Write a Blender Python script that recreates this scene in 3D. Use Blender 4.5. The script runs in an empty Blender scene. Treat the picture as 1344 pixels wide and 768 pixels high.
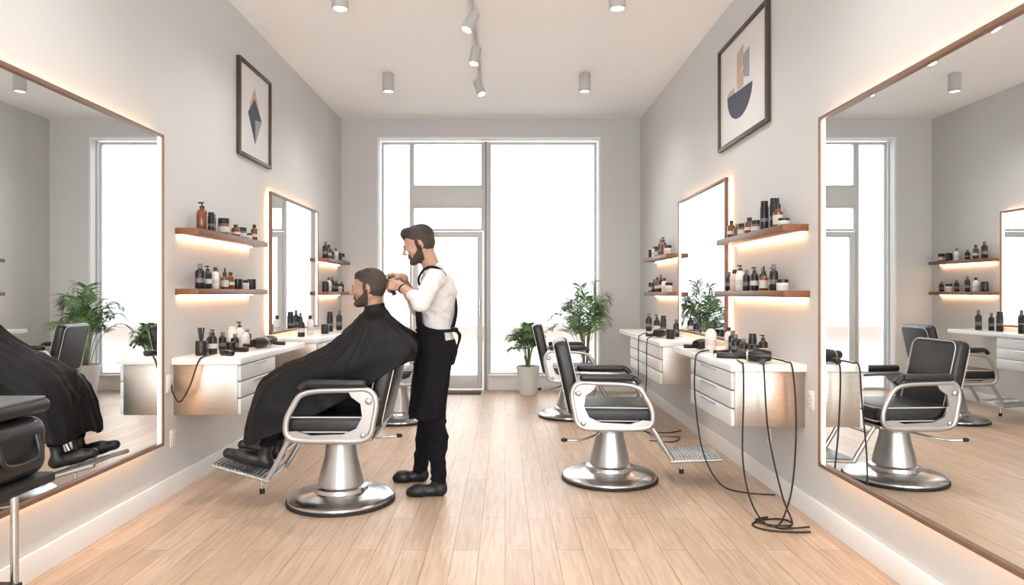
import bpy, bmesh, math, random
import numpy as np
from mathutils import Vector, Matrix, noise
random.seed(7)
scene = bpy.context.scene
D = bpy.data
XL, XR, YB, ZC = -2.216, 1.824, 9.236, 3.68
YN = -2.0

# ---------------------------------------------------------------- materials
def new_mat(name):
    m = D.materials.new(name); m.use_nodes = True
    nt = m.node_tree
    return m, nt, nt.nodes["Principled BSDF"]

def mat(name, col, rough=0.5, metal=0.0, bump=0.0, bscale=60.0, var=0.0, vscale=8.0, emit=None, es=0.0,
        stretch=(1, 1, 1), spec=None, coat=0.0, sub=0.0):
    m, nt, b = new_mat(name)
    N, L = nt.nodes, nt.links
    b.inputs['Base Color'].default_value = (*col, 1)
    b.inputs['Roughness'].default_value = rough
    b.inputs['Metallic'].default_value = metal
    if spec is not None: b.inputs['Specular IOR Level'].default_value = spec
    if coat: b.inputs['Coat Weight'].default_value = coat
    if sub:
        b.inputs['Subsurface Weight'].default_value = sub
        b.inputs['Subsurface Radius'].default_value = (0.02, 0.008, 0.004)
        b.inputs['Subsurface Scale'].default_value = 0.3
    if emit:
        b.inputs['Emission Color'].default_value = (*emit, 1)
        b.inputs['Emission Strength'].default_value = es
    tc = N.new('ShaderNodeTexCoord'); mp = N.new('ShaderNodeMapping')
    mp.inputs['Scale'].default_value = stretch
    L.new(tc.outputs['Object'], mp.inputs['Vector'])
    if bump > 0:
        n = N.new('ShaderNodeTexNoise'); n.inputs['Scale'].default_value = bscale
        n.inputs['Detail'].default_value = 4
        bp = N.new('ShaderNodeBump'); bp.inputs['Strength'].default_value = bump
        bp.inputs['Distance'].default_value = 0.01
        L.new(mp.outputs[0], n.inputs['Vector']); L.new(n.outputs['Fac'], bp.inputs['Height'])
        L.new(bp.outputs[0], b.inputs['Normal'])
    if var > 0:
        n2 = N.new('ShaderNodeTexNoise'); n2.inputs['Scale'].default_value = vscale
        n2.inputs['Detail'].default_value = 5
        rp = N.new('ShaderNodeMix'); rp.data_type = 'RGBA'
        rp.inputs[6].default_value = (*[c * (1 - var) for c in col], 1)
        rp.inputs[7].default_value = (*[min(1, c * (1 + var)) for c in col], 1)
        L.new(mp.outputs[0], n2.inputs['Vector']); L.new(n2.outputs['Fac'], rp.inputs[0])
        L.new(rp.outputs[2], b.inputs['Base Color'])
    return m

M = {}
M['wall'] = mat('wall_paint', (0.63, 0.635, 0.63), 0.85, bump=0.08, bscale=90, var=0.015, vscale=3)
M['ceil'] = mat('ceiling_paint', (0.93, 0.93, 0.93), 0.9, var=0.01)
M['trim'] = mat('white_trim', (0.84, 0.84, 0.83), 0.4, var=0.01)
M['winframe'] = mat('window_frame', (0.66, 0.67, 0.67), 0.4, var=0.02)
M['transom'] = mat('transom_panel', (0.68, 0.70, 0.70), 0.5, var=0.02)
M['winframe_d'] = mat('window_mullion', (0.22, 0.23, 0.235), 0.4, var=0.02)
M['steel'] = mat('brushed_steel', (0.47, 0.42, 0.37), 0.38, 1.0, bump=0.05, bscale=40, var=0.16, vscale=14, stretch=(1, 1, 12))
M['chrome'] = mat('satin_chrome', (0.62, 0.62, 0.62), 0.22, 1.0, var=0.03)
M['silver'] = mat('silver_enamel', (0.50, 0.495, 0.49), 0.3, 0.85, var=0.05)
M['leather'] = mat('black_leather', (0.009, 0.009, 0.010), 0.38, bump=0.12, bscale=220, coat=0.08)
M['piping'] = mat('white_piping', (0.65, 0.64, 0.62), 0.4, var=0.03)
M['rubber'] = mat('black_rubber', (0.012, 0.012, 0.012), 0.6, var=0.1)
M['slab'] = mat('white_counter', (0.80, 0.80, 0.79), 0.25, var=0.015)
M['drawer'] = mat('white_drawer', (0.68, 0.68, 0.67), 0.35, var=0.015)
M['wood'] = mat('walnut', (0.17, 0.07, 0.035), 0.4, bump=0.1, bscale=30, var=0.45, vscale=10, stretch=(6, 0.6, 6))
M['frame_w'] = mat('mirror_frame_wood', (0.20, 0.11, 0.07), 0.4, var=0.2, vscale=20)
M['frame_d'] = mat('picture_frame_wood', (0.065, 0.04, 0.03), 0.4, var=0.2, vscale=20)
M['mirror'] = mat('mirror_glass', (0.90, 0.92, 0.92), 0.0, 1.0, var=0.002)
M['led'] = mat('led_warm', (1, 0.8, 0.6), 0.5, emit=(1.0, 0.56, 0.30), es=22, var=0.001)
M['ledw'] = mat('led_white', (1, 0.9, 0.8), 0.5, emit=(1.0, 0.86, 0.72), es=5, var=0.001)
M['lamp'] = mat('lamp_glow', (1, 1, 1), 0.5, emit=(1.0, 0.93, 0.85), es=3, var=0.001)
M['lampbody'] = mat('lamp_white', (0.50, 0.49, 0.48), 0.5, var=0.01)
M['paper'] = mat('mat_board', (0.74, 0.73, 0.72), 0.8, var=0.01)
M['a_blue'] = mat('art_slate', (0.07, 0.085, 0.115), 0.8, var=0.15, vscale=30)
M['a_tan'] = mat('art_tan', (0.56, 0.41, 0.30), 0.8, var=0.08, vscale=30)
M['a_grey'] = mat('art_grey', (0.33, 0.35, 0.38), 0.8, var=0.08, vscale=30)
M['cape'] = mat('cape_nylon', (0.006, 0.006, 0.0065), 0.6, bump=0.5, bscale=8, var=0.2, vscale=6, spec=.25)
M['shirt'] = mat('white_shirt', (0.68, 0.665, 0.655), 0.85, bump=0.6, bscale=16, var=0.02)
M['apron'] = mat('black_apron', (0.007, 0.007, 0.009), 0.85, bump=0.35, bscale=14, var=0.2, spec=.2)
M['pants'] = mat('black_trousers', (0.006, 0.006, 0.008), 0.9, bump=0.35, bscale=20, var=0.2, spec=.2)
M['shoe'] = mat('black_shoe', (0.009, 0.008, 0.008), 0.4, bump=0.05, var=0.2)
M['skin'] = mat('skin', (0.47, 0.275, 0.19), 0.5, bump=0.08, bscale=150, var=0.10, vscale=25, sub=0.1)
M['skin2'] = mat('skin_tan', (0.39, 0.215, 0.145), 0.5, bump=0.08, bscale=150, var=0.10, vscale=25, sub=0.1)
M['lips'] = mat('lips', (0.32, 0.14, 0.11), 0.45, var=0.05)
M['hair'] = mat('dark_hair', (0.018, 0.012, 0.009), 0.5, bump=0.9, bscale=120, var=0.5, vscale=60, stretch=(1, 2, 1))
M['fade'] = mat('hair_fade', (0.050, 0.032, 0.024), 0.7, bump=0.3, bscale=250, var=0.3, vscale=90)
M['beard'] = mat('beard', (0.06, 0.035, 0.025), 0.8, bump=0.5, bscale=250, var=0.5, vscale=140)
M['eye'] = mat('eye_white', (0.6, 0.56, 0.52), 0.2, var=0.02)
M['iris'] = mat('eye_iris', (0.02, 0.012, 0.008), 0.1, var=0.1)
M['amber'] = mat('amber_glass', (0.17, 0.055, 0.014), 0.12, coat=0.4, var=0.15)
M['blackp'] = mat('black_plastic', (0.011, 0.011, 0.012), 0.3, var=0.1)
M['whitep'] = mat('white_plastic', (0.76, 0.75, 0.73), 0.35, var=0.02)
M['label'] = mat('paper_label', (0.60, 0.58, 0.54), 0.7, var=0.1, vscale=60)
M['pinkp'] = mat('blush_plastic', (0.66, 0.49, 0.41), 0.35, var=0.02)
M['brownp'] = mat('brown_jar', (0.20, 0.085, 0.04), 0.3, var=0.1)
M['greyp'] = mat('grey_plastic', (0.16, 0.16, 0.16), 0.4, var=0.05)
M['pot'] = mat('plant_pot', (0.66, 0.66, 0.66), 0.5, var=0.02)
M['soil'] = mat('soil', (0.04, 0.028, 0.02), 0.9, bump=0.5, bscale=80, var=0.4, vscale=60)
M['leaf'] = mat('leaf_green', (0.085, 0.18, 0.05), 0.45, var=0.4, vscale=6)
M['stem'] = mat('plant_stem', (0.15, 0.20, 0.08), 0.5, var=0.3)
M['matt'] = mat('doormat', (0.06, 0.06, 0.06), 0.95, bump=0.5, bscale=200, var=0.3, vscale=100)
M['facade'] = mat('facade', (0.60, 0.60, 0.60), 0.9, var=0.05, vscale=0.5)
M['facade2'] = mat('facade_panel', (0.50, 0.50, 0.50), 0.9, var=0.05, vscale=0.5)
M['facade3'] = mat('facade_band', (0.24, 0.20, 0.17), 0.9, var=0.1, vscale=0.5)
M['pave'] = mat('pavement', (0.32, 0.31, 0.30), 0.9, var=0.08, vscale=1)
M['traytop'] = mat('grey_tray', (0.12, 0.12, 0.125), 0.4, var=0.05)

# window glass
m, nt, b = new_mat('window_glass'); nt.nodes.remove(b)
tr = nt.nodes.new('ShaderNodeBsdfTransparent'); gl = nt.nodes.new('ShaderNodeBsdfGlossy')
gl.inputs['Roughness'].default_value = 0.02
fr = nt.nodes.new('ShaderNodeFresnel'); fr.inputs[0].default_value = 1.3
mx = nt.nodes.new('ShaderNodeMixShader')
nt.links.new(fr.outputs[0], mx.inputs[0]); nt.links.new(tr.outputs[0], mx.inputs[1]); nt.links.new(gl.outputs[0], mx.inputs[2])
nt.links.new(mx.outputs[0], nt.nodes['Material Output'].inputs[0]); M['glass'] = m

# plank floor
m, nt, b = new_mat('oak_planks'); N, L = nt.nodes, nt.links
tc = N.new('ShaderNodeTexCoord'); sx = N.new('ShaderNodeSeparateXYZ'); cx = N.new('ShaderNodeCombineXYZ')
L.new(tc.outputs['Object'], sx.inputs[0]); L.new(sx.outputs['Y'], cx.inputs['X']); L.new(sx.outputs['X'], cx.inputs['Y'])
br = N.new('ShaderNodeTexBrick'); L.new(cx.outputs[0], br.inputs['Vector'])
br.offset = 0.37; br.offset_frequency = 2
br.inputs['Scale'].default_value = 1.0
br.inputs['Color1'].default_value = (0.50, 0.365, 0.26, 1)
br.inputs['Color2'].default_value = (0.61, 0.46, 0.34, 1)
br.inputs['Mortar'].default_value = (0.28, 0.19, 0.13, 1)
br.inputs['Mortar Size'].default_value = 0.0022
br.inputs['Mortar Smooth'].default_value = 0.3
br.inputs['Bias'].default_value = 0.1
br.inputs['Brick Width'].default_value = 1.35
br.inputs['Row Height'].default_value = 0.135
mp = N.new('ShaderNodeMapping'); mp.inputs['Scale'].default_value = (14, 1.1, 1)
L.new(tc.outputs['Object'], mp.inputs['Vector'])
ns = N.new('ShaderNodeTexNoise'); ns.inputs['Scale'].default_value = 3.0; ns.inputs['Detail'].default_value = 7
ns.inputs['Distortion'].default_value = 0.6
L.new(mp.outputs[0], ns.inputs['Vector'])
cr = N.new('ShaderNodeValToRGB'); cr.color_ramp.elements[0].position = 0.3; cr.color_ramp.elements[1].position = 0.7
cr.color_ramp.elements[0].color = (0.80, 0.76, 0.72, 1); cr.color_ramp.elements[1].color = (1.08, 1.07, 1.07, 1)
L.new(ns.outputs['Fac'], cr.inputs[0])
mxc = N.new('ShaderNodeMix'); mxc.data_type = 'RGBA'; mxc.blend_type = 'MULTIPLY'; mxc.inputs[0].default_value = 1
L.new(br.outputs['Color'], mxc.inputs[6]); L.new(cr.outputs[0], mxc.inputs[7])
L.new(mxc.outputs[2], b.inputs['Base Color'])
b.inputs['Roughness'].default_value = 0.36
bp = N.new('ShaderNodeBump'); bp.inputs['Strength'].default_value = 0.15; bp.inputs['Distance'].default_value = 0.003; bp.invert = True
L.new(br.outputs['Fac'], bp.inputs['Height']); L.new(bp.outputs[0], b.inputs['Normal'])
M['floor'] = m

# ---------------------------------------------------------------- mesh helper
def catmull(pts, n=8, closed=False):
    P = [np.array(p, float) for p in pts]; out = []
    m_ = len(P); rng = range(m_ if closed else m_ - 1)
    for i in rng:
        if closed: p0, p1, p2, p3 = P[i - 1], P[i], P[(i + 1) % m_], P[(i + 2) % m_]
        else: p0, p1, p2, p3 = P[max(i - 1, 0)], P[i], P[i + 1], P[min(i + 2, m_ - 1)]
        for k in range(n):
            t = k / n
            out.append(0.5 * ((2 * p1) + (-p0 + p2) * t + (2 * p0 - 5 * p1 + 4 * p2 - p3) * t * t + (-p0 + 3 * p1 - 3 * p2 + p3) * t ** 3))
    if not closed: out.append(P[-1])
    return out

class MB:
    def __init__(s): s.v = []; s.f = []; s.m = []; s.mats = []
    def mi(s, name):
        if name not in s.mats: s.mats.append(name)
        return s.mats.index(name)
    def add(s, vs, fs, mt):
        o = len(s.v); s.v += [tuple(map(float, v)) for v in vs]
        k = s.mi(mt)
        for f in fs: s.f.append([i + o for i in f]); s.m.append(k)
    def frombm(s, bm, mt):
        bm.verts.ensure_lookup_table(); bm.verts.index_update()
        s.add([v.co[:] for v in bm.verts], [[v.index for v in f.verts] for f in bm.faces], mt); bm.free()
    def box(s, lo, hi, mt, bev=0.0, seg=2, rot=None, piv=None):
        bm = bmesh.new(); bmesh.ops.create_cube(bm, size=1)
        lo, hi = Vector(lo), Vector(hi); c = (lo + hi) / 2; d = hi - lo
        for v in bm.verts: v.co = Vector((v.co.x * d.x, v.co.y * d.y, v.co.z * d.z))
        if bev > 0: bmesh.ops.bevel(bm, geom=bm.edges[:], offset=bev, segments=seg, profile=0.5, affect='EDGES')
        if rot is not None:
            pv = Vector(piv) - c if piv is not None else Vector((0, 0, 0))
            for v in bm.verts: v.co = rot @ (v.co - pv) + pv
        for v in bm.verts: v.co += c
        s.frombm(bm, mt)
    def lathe(s, prof, mt, c=(0, 0, 0), seg=32, cap=True):
        vs = []; fs = []
        for r, z in prof:
            for k in range(seg):
                a = 2 * math.pi * k / seg; vs.append((c[0] + r * math.cos(a), c[1] + r * math.sin(a), c[2] + z))
        for i in range(len(prof) - 1):
            for k in range(seg):
                k2 = (k + 1) % seg
                fs.append([i * seg + k, i * seg + k2, (i + 1) * seg + k2, (i + 1) * seg + k])
        if cap: fs.append(list(range(seg))[::-1]); fs.append([(len(prof) - 1) * seg + k for k in range(seg)])
        s.add(vs, fs, mt)
    def tube(s, pts, r, mt, seg=10, closed=False, flat=None, r2=None):
        P = [Vector(p) for p in pts]; n = len(P); vs = []; fs = []
        up = Vector((0, 0, 1)); prev = None
        for i, p in enumerate(P):
            if closed: t = P[(i + 1) % n] - P[i - 1]
            else: t = P[min(i + 1, n - 1)] - P[max(i - 1, 0)]
            if t.length < 1e-9: t = Vector((0, 0, 1))
            t.normalize()
            if prev is None:
                a = up if abs(t.z) < 0.9 else Vector((0, 1, 0)); nn = (a - t * a.dot(t)).normalized()
            else:
                nn = (prev - t * prev.dot(t))
                nn = nn.normalized() if nn.length > 1e-6 else prev
            prev = nn; bb = t.cross(nn)
            rr = r if r2 is None else r + (r2 - r) * i / (n - 1)
            for k in range(seg):
                a = 2 * math.pi * k / seg
                q = nn * math.cos(a) * rr + bb * math.sin(a) * rr
                if flat: q = Vector((q.x * flat[0], q.y * flat[1], q.z * flat[2]))
                vs.append(p + q)
        for i in range(n if closed else n - 1):
            j = (i + 1) % n
            for k in range(seg):
                k2 = (k + 1) % seg
                fs.append([i * seg + k, i * seg + k2, j * seg + k2, j * seg + k])
        if not closed: fs.append(list(range(seg))[::-1]); fs.append([(n - 1) * seg + k for k in range(seg)])
        s.add(vs, fs, mt)
    def poly(s, pts, vec, mt):
        n = len(pts); vec = Vector(vec)
        vs = [Vector(p) for p in pts] + [Vector(p) + vec for p in pts]
        fs = [list(range(n)), [n + i for i in range(n)][::-1]] + [[i, (i + 1) % n, n + (i + 1) % n, n + i] for i in range(n)]
        s.add(vs, fs, mt)
    def sphere(s, c, r, mt, sc=(1, 1, 1)):
        bm = bmesh.new(); bmesh.ops.create_uvsphere(bm, u_segments=16, v_segments=10, radius=r)
        for v in bm.verts: v.co = Vector((v.co.x * sc[0], v.co.y * sc[1], v.co.z * sc[2])) + Vector(c)
        s.frombm(bm, mt)
    def obj(s, name, parent=None, smooth=True, recalc=True, angle=40):
        me = D.meshes.new(name); me.from_pydata(s.v, [], s.f)
        for k in s.mats: me.materials.append(M[k])
        me.polygons.foreach_set('material_index', s.m)
        if recalc:
            bm = bmesh.new(); bm.from_mesh(me); bmesh.ops.recalc_face_normals(bm, faces=bm.faces[:])
            if smooth:
                for f in bm.faces: f.smooth = True
                for e in bm.edges:
                    if len(e.link_faces) == 2 and e.calc_face_angle(0) > math.radians(angle): e.smooth = False
            bm.to_mesh(me); bm.free()
        o = D.objects.new(name, me); scene.collection.objects.link(o)
        if parent: o.parent = parent
        return o

def empty(name, loc=(0, 0, 0), rz=0):
    e = D.objects.new(name, None); scene.collection.objects.link(e)
    e.location = loc; e.rotation_euler = (0, 0, rz); e.empty_display_size = 0.1
    return e

def quick(name, lo, hi, mt, bev=0.0, parent=None):
    b = MB(); b.box(lo, hi, mt, bev); return b.obj(name, parent)

# ---------------------------------------------------------------- room shell
quick('floor', (XL - .1, YN, -.08), (XR + .1, YB + .25, 0), 'floor')
quick('ceiling', (XL - .1, YN, ZC), (XR + .1, YB + .25, ZC + .1), 'ceil')
quick('wall_left', (XL - .1, YN, 0), (XL, YB + .25, ZC), 'wall')
quick('wall_right', (XR, YN, 0), (XR + .1, YB + .25, ZC), 'wall')
WX0, WX1, WT = -1.732, 1.288, 3.443
b = MB()
b.box((XL, YB, 0), (WX0, YB + .25, ZC), 'wall'); b.box((WX1, YB, 0), (XR, YB + .25, ZC), 'wall')
b.box((WX0, YB, WT), (WX1, YB + .25, ZC), 'wall'); b.obj('wall_back')
FX0, FX1, FT = -1.8, 1.4, 3.2  # unseen wall behind the camera, added; its opening sets the frontal fill light
b = MB()
b.box((XL, YN - .15, 0), (FX0, YN, ZC), 'wall'); b.box((FX1, YN - .15, 0), (XR, YN, ZC), 'wall')
b.box((FX0, YN - .15, FT), (FX1, YN, ZC), 'wall'); b.obj('unseen_front_wall')
for nm, x0, x1 in (('baseboard_left', XL, XL + .018), ('baseboard_right', XR - .018, XR)):
    quick(nm, (x0, YN, 0), (x1, YB, .125), 'trim', .004)
b = MB(); b.box((XL + .018, YB - .018, 0), (WX0, YB, .125), 'trim', .004); b.box((WX1, YB - .018, 0), (XR - .018, YB, .125), 'trim', .004)
b.obj('baseboard_back')
b = MB()
b.box((WX0, YB - .006, 0.0), (WX0 + .025, YB + .1, WT), 'trim'); b.box((WX1 - .025, YB - .006, 0), (WX1, YB + .1, WT), 'trim')
b.box((WX0 + .025, YB - .006, WT - .025), (WX1 - .025, YB + .1, WT), 'trim'); b.obj('trim_window')

# windows : left sidelight, transom + door, right window
YW = YB + .17
def frame(b, x0, x1, z0, z1, w, mt, y=YW, d=.06):
    b.box((x0, y, z0), (x0 + w, y + d, z1), mt, .004); b.box((x1 - w, y, z0), (x1, y + d, z1), mt, .004)
    b.box((x0 + w, y, z1 - w), (x1 - w, y + d, z1), mt, .004); b.box((x0 + w, y, z0), (x1 - w, y + d, z0 + w), mt, .004)
XD0, XD1 = -1.285, -.30
b = MB(); frame(b, WX0 + .025, XD0, .0, WT - .025, .035, 'winframe')
b.box((WX0 + .06, YW + .028, .035), (XD0 - .035, YW + .034, WT - .06), 'glass'); b.obj('window_1')
b = MB(); frame(b, XD0, XD1, 2.79, WT - .025, .03, 'winframe'); b.box((XD0 + .03, YW + .028, 2.82), (XD1 - .03, YW + .034, WT - .055), 'glass')
b.box((XD0, YW - .01, 2.535), (XD1, YW + .1, 2.79), 'transom', .004)
frame(b, XD0, XD1, 2.19, 2.535, .03, 'winframe'); b.box((XD0 + .03, YW + .028, 2.22), (XD1 - .03, YW + .034, 2.5), 'glass'); b.obj('window_2')
b = MB(); frame(b, XD1 + .07, WX1 - .025, .20, WT - .025, .035, 'winframe')
b.box((XD1 + .105, YW + .028, .235), (WX1 - .06, YW + .034, WT - .06), 'glass')
b.box((XD1 + .07, YW - .05, 0), (WX1 - .025, YW + .08, .20), 'trim', .005)
b.box((XD1 + .07, YW - .10, .195), (WX1 - .025, YW + .0, .215), 'trim', .004); b.obj('window_3')
b = MB(); b.box((XD1, YW - .02, 0), (XD1 + .07, YW + .08, WT - .025), 'winframe', .004)
b.box((XD1 + .025, YW - .026, 0), (XD1 + .045, YW - .018, WT - .025), 'winframe_d'); b.obj('trim_mullion')
b = MB(); x0_, x1_ = XD0 + .01, XD1 - .01
b.box((x0_, YW, .012), (x0_ + .075, YW + .06, 2.18), 'winframe', .004); b.box((x1_ - .075, YW, .012), (x1_, YW + .06, 2.18), 'winframe', .004)
b.box((x0_ + .075, YW, 2.105), (x1_ - .075, YW + .06, 2.18), 'winframe', .004); b.box((x0_ + .075, YW, .012), (x1_ - .075, YW + .06, .20), 'winframe', .004)
b.box((x0_ + .075, YW + .028, .20), (x1_ - .075, YW + .034, 2.105), 'glass')
b.tube([(XD1 - .05, YW, 1.0), (XD1 - .05, YW - .05, 1.0), (XD1 - .05, YW - .05, 1.25), (XD1 - .05, YW, 1.25)], .011, 'chrome')
b.obj('door_1')
quick('doormat', (-1.1, 8.95, 0), (-.32, 9.2, .012), 'matt', .004)

# outside street
quick('pavement', (-25, YB + .3, -.14), (25, 19.7, -.06), 'pave')
b = MB(); b.box((-20, 20, -.1), (20, 20.5, 9), 'facade')
for i in range(-4, 4): b.box((i * 4.2 + .8, 19.96, .9), (i * 4.2 + 3.4, 20, 3.0), 'facade2')
b.box((-20, 19.8, -.1), (20, 20, .35), 'facade3')
b.obj('street_building')

# ---------------------------------------------------------------- mirrors
def mirror(name, side, y0, y1, z0, z1, fw=.022):
    # side -1 left, +1 right
    xw = XL if side < 0 else XR; s = -side
    e = empty(name, (xw, 0, 0))
    def bx(b, xa, xb, ya, yb, za, zb, mt, bev=0):
        lo, hi = sorted((s * xa, s * xb)); b.box((lo, ya, za), (hi, yb, zb), mt, bev)
    b = MB(); bx(b, .040, .046, y0 + fw, y1 - fw, z0 + fw, z1 - fw, 'mirror'); b.obj('mirror_glass', e, smooth=False)
    b = MB()
    bx(b, .032, .062, y0, y0 + fw, z0, z1, 'frame_w', .002); bx(b, .032, .062, y1 - fw, y1, z0, z1, 'frame_w', .002)
    bx(b, .032, .062, y0 + fw, y1 - fw, z1 - fw, z1, 'frame_w', .002); bx(b, .032, .062, y0 + fw, y1 - fw, z0, z0 + fw, 'frame_w', .002)
    bx(b, 0, .038, y0 + .06, y1 - .06, z0 + .06, z1 - .06, 'lampbody'); b.obj('frame', e)
    b = MB()
    bx(b, .018, .028, y0 + .03, y0 + .045, z0 + .03, z1 - .03, 'led'); bx(b, .018, .028, y1 - .045, y1 - .03, z0 + .03, z1 - .03, 'led')
    bx(b, .018, .028, y0 + .045, y1 - .045, z1 - .045, z1 - .03, 'led'); bx(b, .018, .028, y0 + .045, y1 - .045, z0 + .03, z0 + .045, 'led')
    b.obj('led_backlight', e)
    b = MB()
    bx(b, .046, .052, y0 + fw, y0 + fw + .022, z0 + fw, z1 - fw, 'ledw'); bx(b, .046, .052, y1 - fw - .022, y1 - fw, z0 + fw, z1 - fw, 'ledw')
    b.obj('led_edge', e)
mirror('wall_mirror', -1, 1.9, 4.316, .372, 2.335)
mirror('wall_mirror', 1, 1.5, 3.845, .362, 2.325)
mirror('wall_mirror', -1, 6.30, 7.88, .95, 2.275)
mirror('wall_mirror', 1, 5.47, 6.97, .95, 2.265)

# ---------------------------------------------------------------- pictures
def picture(side, y0, y1, z0, z1, kind):
    xw = XL if side < 0 else XR; s = -side; w = .028
    e = empty('framed_picture', (xw, (y0 + y1) / 2, (z0 + z1) / 2)); hy = (y1 - y0) / 2; hz = (z1 - z0) / 2
    def bx(b, xa, xb, ya, yb, za, zb, mt, bev=0):
        lo, hi = sorted((s * xa, s * xb)); b.box((lo, ya, za), (hi, yb, zb), mt, bev)
    b = MB(); bx(b, 0, .035, -hy, -hy + w, -hz, hz, 'frame_d', .003); bx(b, 0, .035, hy - w, hy, -hz, hz, 'frame_d', .003)
    bx(b, 0, .035, -hy + w, hy - w, hz - w, hz, 'frame_d', .003); bx(b, 0, .035, -hy + w, hy - w, -hz, -hz + w, 'frame_d', .003); b.obj('frame', e)
    b = MB(); bx(b, 0, .014, -hy + w, hy - w, -hz + w, hz - w, 'paper'); b.obj('mat_board', e)
    b = MB()
    def P(pts, mt, t): b.poly([(s * .0145, p[0] * hy, p[1] * hz) for p in pts], (s * t, 0, 0), mt)
    if kind == 0:
        P([(-.02, .60), (.36, .05), (.0, .12), (-.34, .10)], 'a_tan', .001)
        P([(-.02, .36), (.44, -.04), (.0, -.10), (-.42, -.02)], 'a_blue', .002)
        P([(.0, -.10), (.44, -.04), (.02, -.62)], 'a_grey', .0025); P([(.0, -.10), (-.42, -.02), (.02, -.62)], 'a_blue', .0028)
    else:
        # y increases away from the camera = left in the view for the right wall
        P([(.20, .62), (-.06, .70), (-.06, .30), (.20, .20)], 'a_tan', .001)
        P([(-.06, .50), (-.30, .55), (-.30, .02), (-.06, .1)], 'a_grey', .0012)
        P([(.62, .02), (.30, .06), (.30, -.28), (.62, -.2)], 'a_tan', .001)
        P([(.20, .22), (-.06, .25), (-.06, -.05), (.20, -.05)], 'a_tan', .0018)
        sem = [(.10 + .52 * math.cos(a), -.08 + .50 * math.sin(a)) for a in np.linspace(math.pi * 1.02, math.pi * 2.02, 24)]
        P(sem, 'a_blue', .0022)
    b.obj('artwork', e, smooth=False)
picture(-1, 5.625, 6.384, 2.49, 3.30, 0)
picture(1, 4.683, 5.755, 2.515, 3.36, 1)

# ---------------------------------------------------------------- shelves
def shelf(side, y0, y1, zt, th=.042, dp=.16):
    xw = XL if side < 0 else XR; s = -side
    e = empty('wooden_shelf', (xw, (y0 + y1) / 2, zt)); h = (y1 - y0) / 2
    b = MB(); lo, hi = sorted((0, s * dp)); b.box((lo, -h, -th), (hi, h, 0), 'wood', .003); b.obj('board', e)
    b = MB(); lo, hi = sorted((s * .012, s * .03)); b.box((lo, -h + .03, -th - .008), (hi, h - .03, -th), 'led'); b.obj('led_strip', e)
SH = [(-1, 4.58, 5.93, 1.775), (-1, 4.58, 5.93, 1.366), (-1, 7.97, 9.05, 1.745), (-1, 7.97, 9.05, 1.35),
      (1, 4.10, 5.38, 1.752), (1, 4.08, 5.43, 1.352), (1, 7.05, 8.2, 1.745), (1, 7.05, 8.2, 1.345)]
for a in SH: shelf(*a)

# bottles
def bottle(b, x, y, z, kind, h, r):
    c = (x, y, z); z0 = .0
    if kind in ('pump', 'pumpw', 'pumpb'):
        body = {'pump': 'amber', 'pumpw': 'whitep', 'pumpb': 'blackp'}[kind]
        b.lathe([(r * .9, 0), (r, .006), (r, h * .62), (r * .8, h * .70), (r * .4, h * .76), (r * .4, h * .80)], body, c, 16)
        b.lathe([(r * .45, h * .78), (r * .45, h * .86), (r * .15, h * .87), (r * .15, h * .96)], 'blackp', c, 12)
        b.box((x - r * .7, y - r * .2, z + h * .95), (x + r * .3, y + r * .2, z + h), 'blackp', .001)
        if kind != 'pump': b.lathe([(r * 1.015, h * .22), (r * 1.015, h * .42)], 'label', c, 16, False)
    elif kind in ('black', 'amber', 'white', 'pink'):
        body = {'black': 'blackp', 'amber': 'amber', 'white': 'whitep', 'pink': 'pinkp'}[kind]
        b.lathe([(r * .9, 0), (r, .005), (r, h * .66), (r * .85, h * .73), (r * .42, h * .79), (r * .42, h * .82)], body, c, 16)
        b.lathe([(r * .5, h * .81), (r * .5, h), (r * .45, h)], 'blackp' if kind != 'black' else 'greyp', c, 12)
        b.lathe([(r * 1.015, h * .24), (r * 1.015, h * .42)], 'label' if kind != 'black' else 'greyp', c, 16, False)
    elif kind == 'can':
        b.lathe([(r * .95, 0), (r, .004), (r, h * .78), (r * .9, h * .81)], 'blackp', c, 16)
        b.lathe([(r * .86, h * .8), (r * .86, h * .98), (r * .8, h)], 'blackp', c, 16)
        b.lathe([(r * 1.015, h * .3), (r * 1.015, h * .42)], 'greyp', c, 16, False)
    elif kind == 'canw':
        b.lathe([(r * .95, 0), (r, .004), (r, h * .8), (r * .8, h * .86), (r * .8, h)], 'whitep', c, 16)
    elif kind in ('jar', 'jarb', 'jarw'):
        body = {'jar': 'brownp', 'jarb': 'blackp', 'jarw': 'whitep'}[kind]
        b.lathe([(r * .95, 0), (r, .004), (r, h * .66), (r * .92, h * .7)], body, c, 18)
        b.lathe([(r * .98, h * .68), (r * .98, h * .97), (r * .92, h)], 'blackp', c, 18)
        if kind != 'jarb': b.lathe([(r * 1.012, h * .15), (r * 1.012, h * .50)], 'label', c, 18, False)
    elif kind == 'drop':
        b.lathe([(r * .9, 0), (r, .004), (r, h * .5), (r * .45, h * .6), (r * .45, h * .64)], 'amber', c, 16)
        b.lathe([(r * .5, h * .63), (r * .5, h * .78), (r * .25, h * .8), (r * .22, h * .97), (r * .1, h)], 'blackp', c, 12)
        b.lathe([(r * 1.015, h * .1), (r * 1.015, h * .42)], 'label', c, 16, False)
def bset(side, z, items):
    b = MB(); xw = XL if side < 0 else XR
    for (y, k, h, r, *dx) in items:
        d = dx[0] if dx else .085
        bottle(b, xw - side * d, y, z + .001, k, h, r)
    b.obj('hair_product_bottles')
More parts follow.
